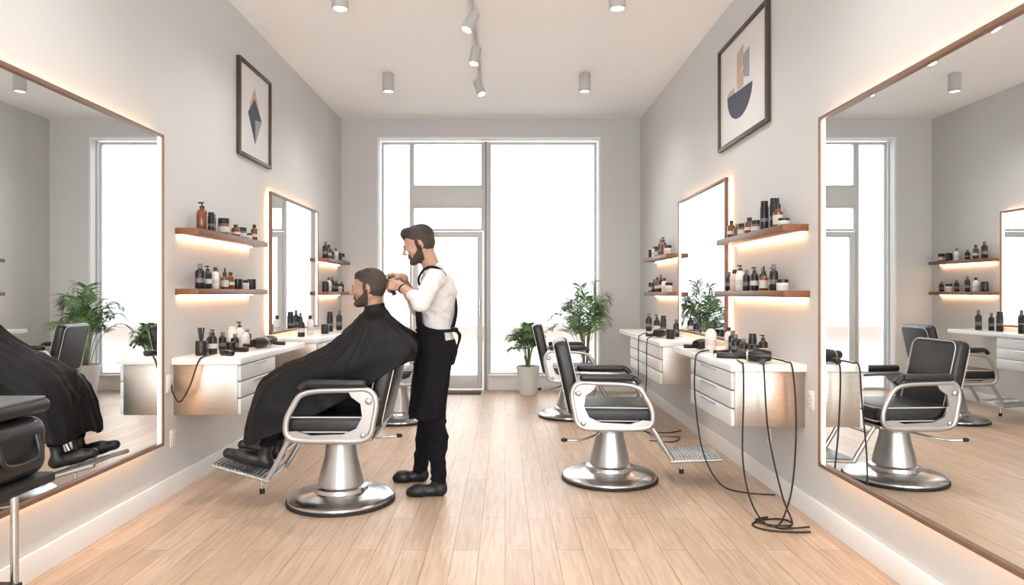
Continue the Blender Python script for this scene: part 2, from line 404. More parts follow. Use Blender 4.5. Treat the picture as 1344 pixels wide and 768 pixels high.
bset(-1, 1.775, [(4.80, 'pump', .20, .037), (4.95, 'can', .145, .024), (5.03, 'can', .14, .024, .06), (5.17, 'jar', .125, .042), (5.31, 'pump', .12, .026, .05),
                 (5.40, 'amber', .10, .034), (5.53, 'jar', .09, .036), (5.66, 'jarw', .055, .034), (5.80, 'amber', .14, .029)])
bset(-1, 1.366, [(4.77, 'black', .175, .033), (4.89, 'pumpb', .165, .030), (5.02, 'white', .16, .026), (5.10, 'black', .15, .026, .06), (5.19, 'drop', .16, .028),
                 (5.30, 'amber', .13, .028), (5.44, 'jarb', .08, .038), (5.58, 'jarw', .075, .036), (5.74, 'jarb', .085, .036)])
bset(-1, 1.745, [(8.1, 'black', .2, .035), (8.25, 'amber', .17, .033), (8.4, 'black', .12, .03), (8.6, 'pumpw', .15, .03), (8.75, 'jarb', .1, .04), (8.9, 'jar', .1, .04)])
bset(-1, 1.35, [(8.1, 'jarb', .12, .04), (8.25, 'white', .17, .033), (8.4, 'black', .19, .03), (8.6, 'black', .15, .03), (8.75, 'jarw', .1, .04), (8.9, 'black', .13, .03)])
bset(1, 1.752, [(5.25, 'amber', .14, .030), (5.12, 'pump', .10, .026), (4.99, 'jar', .09, .038), (4.86, 'amber', .12, .034), (4.72, 'jar', .085, .038),
                (4.58, 'can', .20, .028), (4.48, 'can', .205, .028, .06), (4.35, 'drop', .19, .031), (4.26, 'jarw', .05, .036)])
bset(1, 1.352, [(5.30, 'black', .15, .03), (5.18, 'pink', .16, .032), (5.05, 'pumpw', .19, .034), (4.92, 'black', .15, .025), (4.84, 'pumpb', .165, .026, .06),
                (4.76, 'pumpb', .165, .026), (4.67, 'black', .155, .025, .06), (4.59, 'drop', .165, .028), (4.50, 'pumpb', .15, .026, .06), (4.42, 'black', .17, .027), (4.28, 'jarw', .07, .036)])
bset(1, 1.745, [(8.1, 'jarb', .1, .04), (7.95, 'white', .13, .033), (7.8, 'jar', .12, .035), (7.62, 'black', .19, .03), (7.5, 'pump', .2, .035), (7.3, 'jarw', .1, .04)])
bset(1, 1.345, [(8.1, 'jar', .11, .04), (7.95, 'black', .15, .033), (7.8, 'amber', .17, .03), (7.62, 'pumpb', .19, .03), (7.45, 'white', .15, .032), (7.25, 'jarw', .1, .04)])

# ---------------------------------------------------------------- counters
def counter(side, y0, y1, yc, z=.905, dp=.462, zb=.52):
    xw = XL if side < 0 else XR; s = -side
    e = empty('styling_counter', (xw, y0, 0)); L_ = y1 - y0; Lc = yc - y0
    def bx(b, xa, xb, ya, yb, za, zb_, mt, bev=0):
        lo, hi = sorted((s * xa, s * xb)); b.box((lo, ya, za), (hi, yb, zb_), mt, bev)
    b = MB(); bx(b, .001, dp, 0, L_, z - .045, z, 'slab', .004); b.obj('top', e)
    b = MB(); bx(b, .001, dp - .035, .03, Lc, zb, z - .045, 'steel', .004); b.obj('cabinet', e)
    b = MB(); n = 3; hh = (z - .05 - zb) / n
    for i in range(n): bx(b, dp - .035, dp - .012, .034, Lc - .004, zb + i * hh + .006, zb + (i + 1) * hh - .004, 'drawer', .003)
    for i in range(n): bx(b, dp - .012, dp - .004, .034 + Lc * .3, Lc * .7, zb + (i + 1) * hh - .02, zb + (i + 1) * hh - .012, 'chrome')
    b.obj('drawers', e)
counter(-1, 4.53, 5.98, 5.25)
counter(1, 4.12, 5.55, 5.06)
counter(-1, 6.45, 8.2, 7.4)
counter(1, 6.02, 8.15, 7.5)
def dryer(name, loc, rz, cord=None):
    e = empty(name, loc, rz)
    b = MB()
    for p, mt in (([(.0, -.09), (.03, -.088), (.04, -.05), (.042, 0), (.036, .04), (.028, .07), (.028, .11), (.024, .112), (.022, .09)], 'blackp'),):
        vs = []; seg = 18; fs = []
        for r, x in p:
            for k in range(seg):
                a = 2 * math.pi * k / seg; vs.append((x, r * math.cos(a), .044 + r * math.sin(a)))
        for i in range(len(p) - 1):
            for k in range(seg): fs.append([i * seg + k, i * seg + (k + 1) % seg, (i + 1) * seg + (k + 1) % seg, (i + 1) * seg + k])
        b.add(vs, fs, mt)
    b.tube(catmull([(-.02, .02, .03), (-.03, .07, .022), (-.05, .13, .02)], 5), .016, 'blackp', 12)
    b.tube([(.045, 0, .044), (.055, 0, .044)], .0345, 'chrome', 18)
    b.obj('body', e); return e
def clipper(b, x, y, z, a):
    R = Matrix.Rotation(a, 3, 'Z')
    b.box((x - .02, y - .075, z), (x + .02, y + .065, z + .036), 'blackp', .010, 3, R)
    p = R @ Vector((0, .075, 0)); b.box((x + p.x - .018, y + p.y - .012, z + .008), (x + p.x + .018, y + p.y + .012, z + .028), 'chrome', .003, 2, R)
zt = .906
# left counter things
b = MB()
for (x, y, k, h, r) in [(-2.10, 4.72, 'jarb', .10, .04), (-2.08, 4.86, 'pumpb', .17, .03), (-2.13, 4.95, 'black', .15, .032), (-2.02, 5.03, 'jarb', .07, .035), (-2.11, 5.10, 'black', .14, .028),
                        (-2.05, 5.18, 'black', .12, .03), (-2.12, 5.30, 'canw', .17, .03), (-2.04, 5.36, 'canw', .12, .032), (-2.12, 5.45, 'pumpw', .2, .034), (-2.12, 5.62, 'black', .13, .03)]:
    bottle(b, x, y, zt, k, h, r)
for i in range(5):
    b.tube([(-2.10, 4.72, zt + .05), (-2.10 + .02 * math.cos(i * 1.3), 4.72 + .025 * math.sin(i * 1.3), zt + .19)], .005, 'blackp', 8)
b.obj('styling_products')
b = MB(); clipper(b, -1.92, 4.72, zt, .9); clipper(b, -1.95, 5.02, zt, 1.3); b.obj('hair_clippers')
dryer('hair_dryer', (-1.90, 5.32, zt), 1.2)
dryer('hair_dryer', (-1.93, 5.55, zt), -1.9)
# right counter things
b = MB()
for (x, y, k, h, r) in [(1.50, 4.98, 'pumpw', .22, .04), (1.66, 4.90, 'jarb', .10, .036), (1.62, 4.80, 'black', .14, .03), (1.71, 4.72, 'can', .15, .028), (1.63, 4.66, 'black', .12, .03),
                        (1.73, 4.58, 'pumpb', .15, .03), (1.65, 4.52, 'jarb', .09, .034), (1.70, 5.1, 'black', .15, .032), (1.72, 5.25, 'white', .17, .03)]:
    bottle(b, x, y, zt, k, h, r)
b.obj('styling_products')
b = MB(); clipper(b, 1.50, 4.75, zt, -.9); clipper(b, 1.47, 4.52, zt, 1.2); clipper(b, 1.60, 4.36, zt, -1.1); b.obj('hair_clippers')
dryer('hair_dryer', (1.56, 4.24, zt), 2.7)
dryer('hair_dryer', (1.50, 4.95 + .24, zt), .7)
b = MB()
for (x, y, k, h, r) in [(1.6, 6.9, 'can', .2, .03), (1.68, 6.7, 'black', .17, .03), (1.6, 7.2, 'pumpb', .2, .035), (1.7, 7.4, 'jarb', .1, .04), (1.62, 7.7, 'black', .2, .035), (1.55, 6.4, 'jarb', .09, .04)]:
    bottle(b, x, y, zt, k, h, r)
b.obj('styling_products')
dryer('hair_dryer', (1.50, 6.6, zt), .8)
b = MB()
for (x, y, k, h, r) in [(-1.95, 7.6, 'can', .22, .035), (-2.0, 7.8, 'black', .2, .03), (-1.92, 7.9, 'black', .23, .035), (-2.0, 7.0, 'white', .2, .035), (-1.9, 7.2, 'jarb', .1, .04), (-2.0, 6.7, 'pumpb', .2, .035)]:
    bottle(b, x, y, zt, k, h, r)
b.obj('styling_products')
# cords
def cords(name, lst):
    b = MB()
    for pts in lst: b.tube(catmull(pts, 10), .0052, 'rubber', 7)
    return b.obj(name)
cords('power_cords', [
    [(1.46, 4.30, .915), (1.44, 4.16, .912), (1.43, 4.10, .895), (1.425, 4.08, .7), (1.41, 4.05, .35), (1.44, 4.0, .12), (1.50, 3.93, .008), (1.58, 3.86, .006), (1.66, 3.95, .006), (1.62, 4.02, .006), (1.5, 4.0, .006), (1.42, 3.92, .006), (1.46, 3.84, .006), (1.58, 3.80, .006), (1.70, 3.80, .006)],
    [(1.60, 4.18, .94), (1.56, 4.12, .915), (1.55, 4.085, .86), (1.57, 4.07, .5), (1.63, 4.02, .15), (1.66, 3.95, .014), (1.60, 3.88, .014), (1.50, 3.90, .014), (1.46, 3.98, .014), (1.55, 4.03, .014)],
    [(1.66, 4.30, .93), (1.70, 4.14, .92), (1.72, 4.085, .88), (1.735, 4.07, .55), (1.70, 4.04, .2), (1.62, 3.98, .02), (1.54, 3.88, .006), (1.62, 3.84, .014), (1.72, 3.86, .014)],
])
cords('power_cords', [[(1.45, 4.85, .93), (1.37, 4.84, .912), (1.345, 4.83, .85), (1.335, 4.80, .6), (1.36, 4.70, .25), (1.45, 4.60, .05), (1.60, 4.55, .006), (1.78, 4.50, .006)]])
cords('power_cords', [
    [(1.45, 6.55, .93), (1.37, 6.5, .91), (1.345, 6.48, .85), (1.335, 6.45, .5), (1.30, 6.4, .1), (1.40, 6.35, .006), (1.6, 6.3, .006), (1.5, 6.1, .006), (1.3, 6.15, .006)],
    [(1.45, 6.95, .93), (1.37, 6.9, .91), (1.345, 6.88, .85), (1.335, 6.85, .4), (1.28, 6.7, .05), (1.35, 6.55, .006), (1.55, 6.5, .006), (1.7, 6.6, .006)],
])
cords('power_cords', [[(-1.97, 4.66, .925), (-2.0, 4.54, .915), (-2.03, 4.515, .88), (-2.08, 4.50, .72), (-2.14, 4.49, .62), (-2.19, 4.50, .68), (-2.205, 4.515, .73)]])
def outlet(side, y, z):
    xw = XL if side < 0 else XR; s = -side
    b = MB(); lo, hi = sorted((xw, xw + s * .008)); b.box((lo, y - .036, z - .058), (hi, y + .036, z + .058), 'whitep', .003)
    for dz in (-.024, .024):
        lo, hi = sorted((xw + s * .008, xw + s * .010)); b.box((lo, y - .016, z + dz - .015), (hi, y + .016, z + dz + .015), 'trim', .0008)
        for dy in (-.006, .006):
            lo, hi = sorted((xw + s * .010, xw + s * .0105)); b.box((lo, y + dy - .0015, z + dz - .005), (hi, y + dy + .0015, z + dz + .005), 'rubber')
    b.obj('wall_outlet')
outlet(-1, 4.545, .37); outlet(-1, 4.50, .74); outlet(1, 4.71, .35); outlet(1, 4.06, .70)

# ---------------------------------------------------------------- ceiling lights
def downlight(x, y):
    e = empty('ceiling_spotlight', (x, y, ZC))
    b = MB(); b.lathe([(.035, 0), (.06, -.002), (.062, -.006), (.062, -.19), (.057, -.195), (.052, -.185)], 'lampbody', seg=28, cap=False); b.obj('housing', e)
    b = MB(); b.lathe([(.0015, -.186), (.052, -.186)], 'lamp', seg=28, cap=False); b.obj('lens', e)
    l = D.lights.new('downlight', 'SPOT'); l.energy = 80; l.spot_size = 2.6; l.spot_blend = 1; l.shadow_soft_size = .05; l.color = (1, .96, .92)
    lo = D.objects.new('downlight_lamp', l); scene.collection.objects.link(lo); lo.parent = e; lo.location = (0, 0, -.2)
for y in (.9, 3.04, 5.17, 7.3):  # near pairs are out of view, added for light and mirror reflections
    downlight(-1.25, y); downlight(.85, y)
e = empty('track_light', (-.27, 5.4, ZC))
b = MB(); b.box((-.017, -1.9, -.025), (.017, 2.1, 0), 'lampbody', .003); b.obj('track', e)
for i, (dy, ax, ay) in enumerate([(-.02, .45, .5), (.75, .15, .35), (1.72, -.35, .6), (-1.2, .3, .5)]):
    b = MB(); c = Vector((0, dy, -.20)); d = Vector((math.sin(-ax), -math.sin(ay) * .5, -1)).normalized()
    b.tube([(0, dy, -.02), (0, dy, -.15)], .008, 'lampbody', 10)
    b.box((-.014, dy - .04, -.045), (.014, dy + .04, -.024), 'lampbody', .003)
    a_ = c - d * .07; z_ = c + d * .085
    b.tube([a_, a_ + d * .01, z_], .045, 'lampbody', 20); b.tube([z_, z_ + d * .002], .038, 'lamp', 20)
    b.tube([a_ - d * .012, a_], .03, 'lampbody', 16)
    b.obj('spot_head_%d' % (i + 1), e)

# ---------------------------------------------------------------- barber chairs
def barber_chair(loc, rz, tip=.0, dz=0.0):
    e = empty('barber_chair', loc, rz)
    b = MB()
    b.lathe([(.335, 0), (.345, .004), (.345, .018), (.338, .024)], 'rubber', seg=56)
    b.lathe([(.336, .022), (.334, .034), (.318, .046), (.26, .060), (.19, .070), (.172, .076), (.168, .10), (.158, .106), (.146, .112)], 'chrome', seg=56)
    b.lathe([(.146, .11), (.138, .16), (.118, .24), (.103, .30), (.098, .345 + dz), (.106, .35 + dz), (.106, .365 + dz), (.09, .37 + dz), (.075, .372 + dz), (.075, .40 + dz)], 'silver', seg=40)
    b.obj('pedestal', e)
    b = MB(); b.box((-.17, -.17, .385 + dz), (.2, .17, .415 + dz), 'silver', .01)
    b.box((-.25, -.262, .405 + dz), (.275, .262, .432 + dz), 'silver', .01)
    b.tube(catmull([(-.06, -.05, .35 + dz), (-.12, -.16, .34 + dz), (-.22, -.24, .325 + dz), (-.32, -.27, .33 + dz)], 6), .008, 'chrome', 10); b.sphere((-.33, -.272, .331 + dz), .015, 'rubber', (1.6, 1, 1))
    b.obj('seat_frame', e)
    b = MB(); b.box((-.25, -.255, .432 + dz), (.295, .255, .56 + dz), 'leather', .045, 5); b.obj('seat', e)
    b = MB()
    def ring(x0, x1, y0, y1, z, r, n=6):
        pts = []
        for cx_, cy_, a0 in ((x1 - r, y1 - r, 0), (x0 + r, y1 - r, 90), (x0 + r, y0 + r, 180), (x1 - r, y0 + r, 270)):
            for k in range(n + 1):
                a = math.radians(a0 + 90 * k / n); pts.append((cx_ + r * math.cos(a), cy_ + r * math.sin(a), z))
        return pts
    b.tube(ring(-.237, .282, -.242, .242, .549 + dz, .05), .0045, 'piping', 8, True)
    b.tube(ring(-.252, .297, -.257, .257, .462 + dz, .05), .004, 'piping', 8, True)
    # backrest: local frame, tilted
    tilt = Matrix.Rotation(-.22, 3, 'Y')
    piv = Vector((-.245, 0, .50 + dz))
    def T(p): return piv + tilt @ Vector(p)
    rr = ring(-.225, .225, -.5, 0, 0, .06)   # as (y,z)
    b.tube([T((.052, p[0], .50 + p[1])) for p in rr], .0036, 'piping', 8, True)
    b.tube([T((-.052, p[0], .50 + p[1])) for p in rr], .0036, 'piping', 8, True)
    b.obj('piping', e)
    bb = MB(); tmp = MB(); tmp.box((-.055, -.24, -.01), (.055, .24, .515), 'leather', .04, 5)
    tv = []
    for v in tmp.v:
        x, y, z = v
        if x > 0: x -= .012 * (1 - (y / .24) ** 2) * 1.0
        tv.append(T((x, y, z)))
    bb.add(tv, tmp.f, 'leather'); bb.obj('backrest', e)
    b = MB()
    for s_ in (-1, 1):
        y = s_ * .283
        out = catmull([(-.215, y, .425 + dz), (-.262, y, .54 + dz), (-.275, y, .66 + dz), (-.225, y, .722 + dz), (-.10, y, .722 + dz), (.08, y, .716 + dz), (.175, y, .69 + dz), (.225, y, .62 + dz), (.262, y, .54 + dz), (.262, y, .455 + dz), (.20, y, .418 + dz), (0, y, .412 + dz)], 6, True)
        b.tube(out, .019, 'silver', 12, True, flat=(1, .75, 1))
        yy = y - .009
        pl = [(-.285, .67), (-.235, .735), (-.10, .735), (-.13, .68), (-.185, .64), (-.195, .56), (-.16, .49), (-.08, .455), (.12, .448), (.20, .475), (.265, .47), (.255, .43), (.2, .405), (-.2, .405), (-.245, .50)]
        tri = [(p[0], yy, p[1] + dz) for p in pl]
        # strips for a well behaved concave plate
        b.poly([tri[0], tri[1], tri[2], tri[3], tri[4]], (0, .018, 0), 'silver'); b.poly([tri[0], tri[4], tri[5], tri[14]], (0, .018, 0), 'silver')
        b.poly([tri[14], tri[5], tri[6], tri[13]], (0, .018, 0), 'silver'); b.poly([tri[13], tri[6], tri[7], tri[8], tri[12]], (0, .018, 0), 'silver')
        b.poly([tri[12], tri[8], tri[9], tri[10], tri[11]], (0, .018, 0), 'silver')
        b.sphere((-.235, y + s_ * .014, .655 + dz), .022, 'chrome', (1, .5, 1))
        b.sphere((-.20, y + s_ * .012, .45 + dz), .018, 'chrome', (1, .5, 1))
        b.tube([(.0, y, .412 + dz), (.0, y * .85, .412 + dz)], .02, 'silver')
        b.tube([(-.25, y, .66 + dz), (-.28, s_ * .235, .66 + dz)], .016, 'chrome')
    b.obj('arm_frames', e)
    b = MB()
    for s_ in (-1, 1):
        b.box((-.225, s_ * .288 - .03, .738 + dz), (.14, s_ * .288 + .03, .787 + dz), 'leather', .02, 4)
        b.tube(catmull([(.11, s_ * .288, .765 + dz), (.15, s_ * .288, .755 + dz), (.18, s_ * .288, .725 + dz)], 4), .021, 'leather', 12)
    b.obj('armrest_pads', e)
    # footrest
    b = MB()
    x0, z0, x1, z1 = .40, .185, .75, .185 + tip
    for s_ in (-1, 1):
        y = s_ * .19
        b.tube(catmull([(.20, y, .43 + dz), (.27, y, .41 + dz), (.36, y, .27), (.42, y, .175)], 5), .017, 'silver', 12, flat=(1, .7, 1))
        b.tube([(x0, y, z0 - .012), (x1, y, z1 - .012)], .012, 'silver', 10)
    b.tube([(.30, -.19, .37), (.30, .19, .37)], .012, 'chrome')
    b.tube([(x0 + .12, 0, z0 - .01 + tip * .33), (x0 + .11, 0, .06)], .009, 'chrome'); b.tube([(x0 + .11, 0, .075), (x0 + .11, 0, .045)], .017, 'rubber', 12)
    b.tube([(x0 + .12, -.19, z0 - .015 + tip * .33), (x0 + .12, .19, z0 - .015 + tip * .33)], .010, 'chrome')
    a = math.atan2(z1 - z0, x1 - x0); L_ = math.hypot(x1 - x0, z1 - z0)
    R = Matrix.Rotation(-a, 3, 'Y')
    b.box((x0, -.20, z0 - .008), (x0 + L_, .20, z0), 'silver', .002, 1, R, (x0, 0, z0))
    n = 16
    for i in range(n):
        xx = x0 + .01 + (L_ - .02) * i / (n - 1)
        b.box((xx - .004, -.195, z0), (xx + .004, .195, z0 + .007), 'chrome', .001, 1, R, (x0, 0, z0))
    b.obj('footrest', e)
    return e
barber_chair((-1.056, 4.40, 0), math.pi, .10, .03)
barber_chair((.752, 4.92, 0), math.radians(-4), .02)
barber_chair((.70, 7.40, 0), math.radians(-2), .02)
barber_chair((-1.12, 7.15, 0), math.pi, .02)

# ---------------------------------------------------------------- trolley, foreground left
e = empty('salon_trolley', (-1.94, 2.5, 0))
b = MB()
for sx_ in (-1, 1):
    for sy in (-1, 1):
        x, y = sx_ * .05, sy * .13
        b.tube([(x, y, .07), (x, y, .60)], .014, 'chrome', 12)
        b.tube([(x, y - .012, .032), (x, y + .012, .032)], .032, 'rubber', 16); b.tube([(x, y, .05), (x, y, .08)], .014, 'chrome')
b.box((-.07, -.15, .20), (.07, .15, .22), 'rubber', .008)
b.obj('posts', e)
b = MB(); b.box((-.165, -.2, .875), (.150, .2, .925), 'leather', .02, 4); b.box((-.15, -.185, .922), (.135, .185, .935), 'traytop', .004); b.obj('top_pad', e)
b = MB(); b.box((-.165, -.2, .595), (.165, .2, .635), 'rubber', .01); b.box((-.165, -.2, .63), (-.15, .2, .88), 'rubber', .004); b.obj('shelf', e)
b = MB(); b.box((-.14, -.19, .635), (.155, .19, .865), 'leather', .06, 6)
b.tube(catmull([(.155, -.1, .80), (.175, -.08, .72), (.175, .08, .72), (.155, .1, .80)], 6), .009, 'leather', 8); b.obj('tool_bag', e)

# ---------------------------------------------------------------- plants
def plant(name, loc, ph, pr, H, spread, nf, seed, leafL):
    rnd = random.Random(seed); e = empty(name, loc)
    b = MB(); b.lathe([(pr * .66, 0), (pr * .70, .005), (pr, ph - .01), (pr, ph), (pr * .92, ph), (pr * .9, ph - .04)], 'pot', seg=36, cap=False)
    b.lathe([(.001, .0), (pr * .68, 0)], 'pot', seg=36, cap=False); b.obj('pot', e)
    b = MB(); b.lathe([(.001, ph - .035), (pr * .905, ph - .035)], 'soil', seg=24, cap=False); b.obj('soil', e)
    st = MB(); lf = MB()
    for i in range(nf):
        az = i * 2.399 + rnd.uniform(-.3, .3); lean = rnd.uniform(.15, 1.0) * spread
        hh = (H - ph) * rnd.uniform(.55, 1.02) * (1 - .25 * lean / spread)
        d = Vector((math.cos(az), math.sin(az), 0))
        p0 = Vector((0, 0, ph - .04)) + d * pr * .25 * rnd.random()
        pts = [p0, p0 + d * lean * .18 + Vector((0, 0, hh * .5)), p0 + d * lean * .5 + Vector((0, 0, hh * .88)), p0 + d * lean * .85 + Vector((0, 0, hh)), p0 + d * lean * 1.15 + Vector((0, 0, hh * .88))]
        cv = [Vector(p) for p in catmull(pts, 7)]
        st.tube(cv, .005, 'stem', 6, r2=.0015)
        n = len(cv); side = d.cross(Vector((0, 0, 1)))
        for k in range(int(n * .38), n):
            for ss in (-1, 1):
                t = k / (n - 1); tan = (cv[min(k + 1, n - 1)] - cv[k - 1]).normalized()
                L_ = leafL * math.sin(math.pi * (.25 + .68 * t)) * rnd.uniform(.8, 1.1)
                w = .006 + .003 * rnd.random()
                dr = (side * ss * .8 + tan * .75 + Vector((0, 0, rnd.uniform(-.1, .3)))).normalized()
                nrm = tan.cross(dr).normalized(); wv = dr.cross(nrm).normalized() * w
                base = cv[k]; q = []
                for tt, ww in ((0, .25), (.3, 1), (.65, .8), (1, .05)):
                    c = base + dr * L_ * tt + Vector((0, 0, -1)) * L_ * .4 * tt * tt
                    q += [c - wv * ww, c + Vector((0, 0, -.002)) , c + wv * ww]
                fs = []
                for j in range(3):
                    a = j * 3; fs += [[a, a + 1, a + 4, a + 3], [a + 1, a + 2, a + 5, a + 4]]
                lf.add(q, fs, 'leaf')
    st.obj('stems', e); lf.obj('leaves', e, recalc=False)
plant('potted_palm', (.30, 8.93, 0), .38, .155, 1.06, .24, 26, 3, .17)
plant('potted_palm', (1.02, 8.72, 0), .42, .17, 1.54, .44, 24, 11, .26)

# ---------------------------------------------------------------- SDF figures
def nrm(v): v = np.array(v, float); return v / np.linalg.norm(v)
def C(a, b_, ra, rb, l, k=.02): return dict(t='C', a=np.array(a, float), b=np.array(b_, float), ra=ra, rb=rb, l=l, k=k)
def E(c, r, l, k=.02, R=None): return dict(t='E', c=np.array(c, float), r=np.array(r, float), R=np.eye(3) if R is None else np.array(R), l=l, k=k)
def pd(P, p):
    if p['t'] == 'C':
        ab = p['b'] - p['a']; L2 = ab @ ab + 1e-12
        t = np.clip(((P - p['a']) @ ab) / L2, 0, 1)
        return np.linalg.norm(P - p['a'] - t[:, None] * ab, axis=1) - (p['ra'] + (p['rb'] - p['ra']) * t)
    q = (P - p['c']) @ p['R']
    k0 = np.linalg.norm(q / p['r'], axis=1); k1 = np.linalg.norm(q / p['r'] ** 2, axis=1) + 1e-9
    return k0 * (k0 - 1) / k1
def sdf(P, prims):
    d = None
    for p in prims:
        di = pd(P, p)
        if d is None: d = di
        else:
            k = p['k']; h = np.maximum(k - np.abs(d - di), 0) / k
            d = np.minimum(d, di) - h * h * k * .25
    return d
def build_figure(name, prims, voxel, parent, iters=3, cloth=(), camp=.004, zmin=None, post=None):
    b = MB()
    for p in prims:
        bm = bmesh.new(); bmesh.ops.create_uvsphere(bm, u_segments=16, v_segments=12, radius=1)
        if p['t'] == 'E':
            for v in bm.verts: v.co = Vector(p['R'] @ (np.array(v.co) * p['r']) + p['c'])
        else:
            ax = p['b'] - p['a']; ln = np.linalg.norm(ax)
            q = Vector(ax if ln > 1e-6 else (0, 0, 1)).to_track_quat('Z', 'Y')
            for v in bm.verts:
                top = v.co.z > 0; r = p['rb'] if top else p['ra']; c = Vector(p['b'] if top else p['a'])
                v.co = c + q @ (v.co * r)
        b.frombm(bm, 'skin')
    tmp = b.obj('tmp', recalc=False)
    md = tmp.modifiers.new('r', 'REMESH'); md.mode = 'VOXEL'; md.voxel_size = voxel; md.adaptivity = 0
    dg = bpy.context.evaluated_depsgraph_get(); me = D.meshes.new_from_object(tmp.evaluated_get(dg)); D.objects.remove(tmp)
    n = len(me.vertices); P = np.empty(n * 3); me.vertices.foreach_get('co', P); P = P.reshape(-1, 3)
    tet = np.array([[1, -1, -1], [-1, -1, 1], [-1, 1, -1], [1, 1, 1]], float); h = .0012
    G = None
    for it in range(iters):
        d = sdf(P, prims); G = sum(t * sdf(P + t * h, prims)[:, None] for t in tet)
        G /= np.linalg.norm(G, axis=1)[:, None] + 1e-9
        P = P - G * np.clip(d, -.02, .02)[:, None] * .9
    labels = sorted({p['l'] for p in prims} | ({'beard'} if post else set()), key=str)
    def lab(Q):
        best = np.full(len(Q), 1e9); L_ = np.zeros(len(Q), int)
        for p in prims:
            di = pd(Q, p) ; mk = di < best; best[mk] = di[mk]; L_[mk] = labels.index(p['l'])
        if post: L_ = post(Q, L_, labels)
        return L_
    if post:
        P = P + G * (.0022 * (lab(P) == labels.index('beard')))[:, None]
    if cloth:
        VL = lab(P); idx = [labels.index(c) for c in cloth if c in labels]
        for i in np.nonzero(np.isin(VL, idx))[0]:
            q = P[i]; w = noise.noise(Vector((q[0] * 9, q[1] * 9, q[2] * 16))) + .5 * noise.noise(Vector((q[0] * 22, q[1] * 22 + 5, q[2] * 34)))
            rg = 1 - 3.2 * abs(noise.noise(Vector((q[0] * 7 + 3, q[1] * 7, q[2] * 11 + q[0] * 6))))
            P[i] = q + G[i] * camp * (w + max(rg, 0) * .7)
    if zmin is not None: P[:, 2] = np.maximum(P[:, 2], zmin)
    me.vertices.foreach_set('co', P.reshape(-1))
    me.materials.clear()
    for l in labels: me.materials.append(M[l])
    nf = len(me.polygons); cen = np.empty(nf * 3); me.update(); me.polygons.foreach_get('center', cen)
    me.polygons.foreach_set('material_index', lab(cen.reshape(-1, 3)).astype(np.int32))
    me.polygons.foreach_set('use_smooth', np.ones(nf, bool)); me.update()
    o = D.objects.new(name, me); scene.collection.objects.link(o); o.parent = parent
    return o

def head_prims(c, yaw, pitch, skin, quiff=False, roll=0, neck_to=None):
    R = np.array(Matrix.Rotation(yaw, 3, 'Z') @ Matrix.Rotation(pitch, 3, 'Y') @ Matrix.Rotation(roll, 3, 'X')); c = np.array(c, float)
    out = []
    def e_(p, r, l, k=.015, rr=None):
        RR = R if rr is None else R @ np.array(Matrix.Rotation(rr, 3, 'Y')); out.append(E(c + R @ np.array(p), r, l, k, RR))
    def c_(a, b_, ra, rb, l, k=.012): out.append(C(c + R @ np.array(a), c + R @ np.array(b_), ra, rb, l, k))
    e_((-.012, 0, .03), (.097, .075, .086), skin)
    e_((.026, 0, -.035), (.058, .056, .080), skin, .03)
    for s in (-1, 1):
        c_((-.018, s * .048, -.052), (.058, s * .020, -.096), .019, .017, skin, .02)
        e_((.055, s * .038, -.022), (.024, .020, .022), skin, .02)
        e_((.072, s * .030, -.001), (.014, .015, .011), skin, .006)
        c_((.080, s * .042, .018), (.090, s * .012, .018), .0075, .0085, skin, .014)
        c_((.0885, s * .044, .0225), (.0975, s * .016, .0235), .0028, .004, 'hair', .002)
        c_((.084, s * .040, .0085), (.0885, s * .022, .0085), .0040, .0040, skin, .003)
        e_((-.010, s * .076, -.006), (.018, .007, .031), skin, .006, .2)
        e_((-.004, s * .080, -.003), (.011, .005, .023), skin, .004, .2)
    e_((.070, 0, -.098), (.025, .024, .019), skin, .02)
    e_((.076, 0, -.055), (.016, .026, .022), skin, .015)
    c_((.090, 0, .012), (.114, 0, -.024), .0075, .0105, skin, .012)
    c_((.101, -.012, -.032), (.101, .012, -.032), .0075, .0075, skin, .006)
    c_((.0915, -.016, -.0585), (.0915, .016, -.0585), .0052, .0052, 'lips', .004)
    c_((.090, -.014, -.0675), (.090, .014, -.0675), .0058, .0058, 'lips', .004)
    # hair
    e_((-.024, 0, .046), (.100, .079, .083), 'fade', .012)
    e_((-.042, 0, .0), (.076, .076, .066), 'fade', .014)
    if quiff:
        e_((-.012, 0, .078), (.094, .068, .056), 'hair', .015)
        e_((.052, 0, .098), (.040, .054, .032), 'hair', .02, -.35)
        e_((-.055, 0, .055), (.068, .072, .066), 'hair', .015)
        e_((.03, .018, .112), (.045, .035, .02), 'hair', .012, -.3)
    else:
        e_((-.014, 0, .070), (.092, .073, .057), 'hair', .015)
        e_((.045, 0, .085), (.034, .052, .026), 'hair', .018)
        e_((-.060, 0, .04), (.058, .068, .060), 'hair', .015)
    c0 = c + R @ np.array((-.030, 0, -.055))
    nt_ = np.array(neck_to) if neck_to is not None else c + R @ np.array((-.05, 0, -.2))
    out.append(C(c0, nt_, .054, .062, skin, .025))
    def post(Q, L_, labels):
        q = (Q - c) @ R; x, y, z = q[:, 0], np.abs(q[:, 1]), q[:, 2]
        sk = L_ == labels.index(skin)
        line = np.interp(x, [-.01, .02, .045, .07, .12], [-.01, -.030, -.052, -.072, -.074]) + .003 * np.sin(q[:, 1] * 300)
        jaw = (z < line) & (x > -.012 - (z + .05) * .1) & (z > -.124 + np.maximum(0, .03 - x) * .5)
        must = (z < -.044) & (z > -.085) & (y < .034) & (x > .066)
        burn = (x > -.006) & (x < .018) & (z < .03) & (z > -.07) & (y > .05)
        L_ = L_.copy(); L_[sk & (jaw | must | burn)] = labels.index('beard'); return L_
    return out, R, c, post
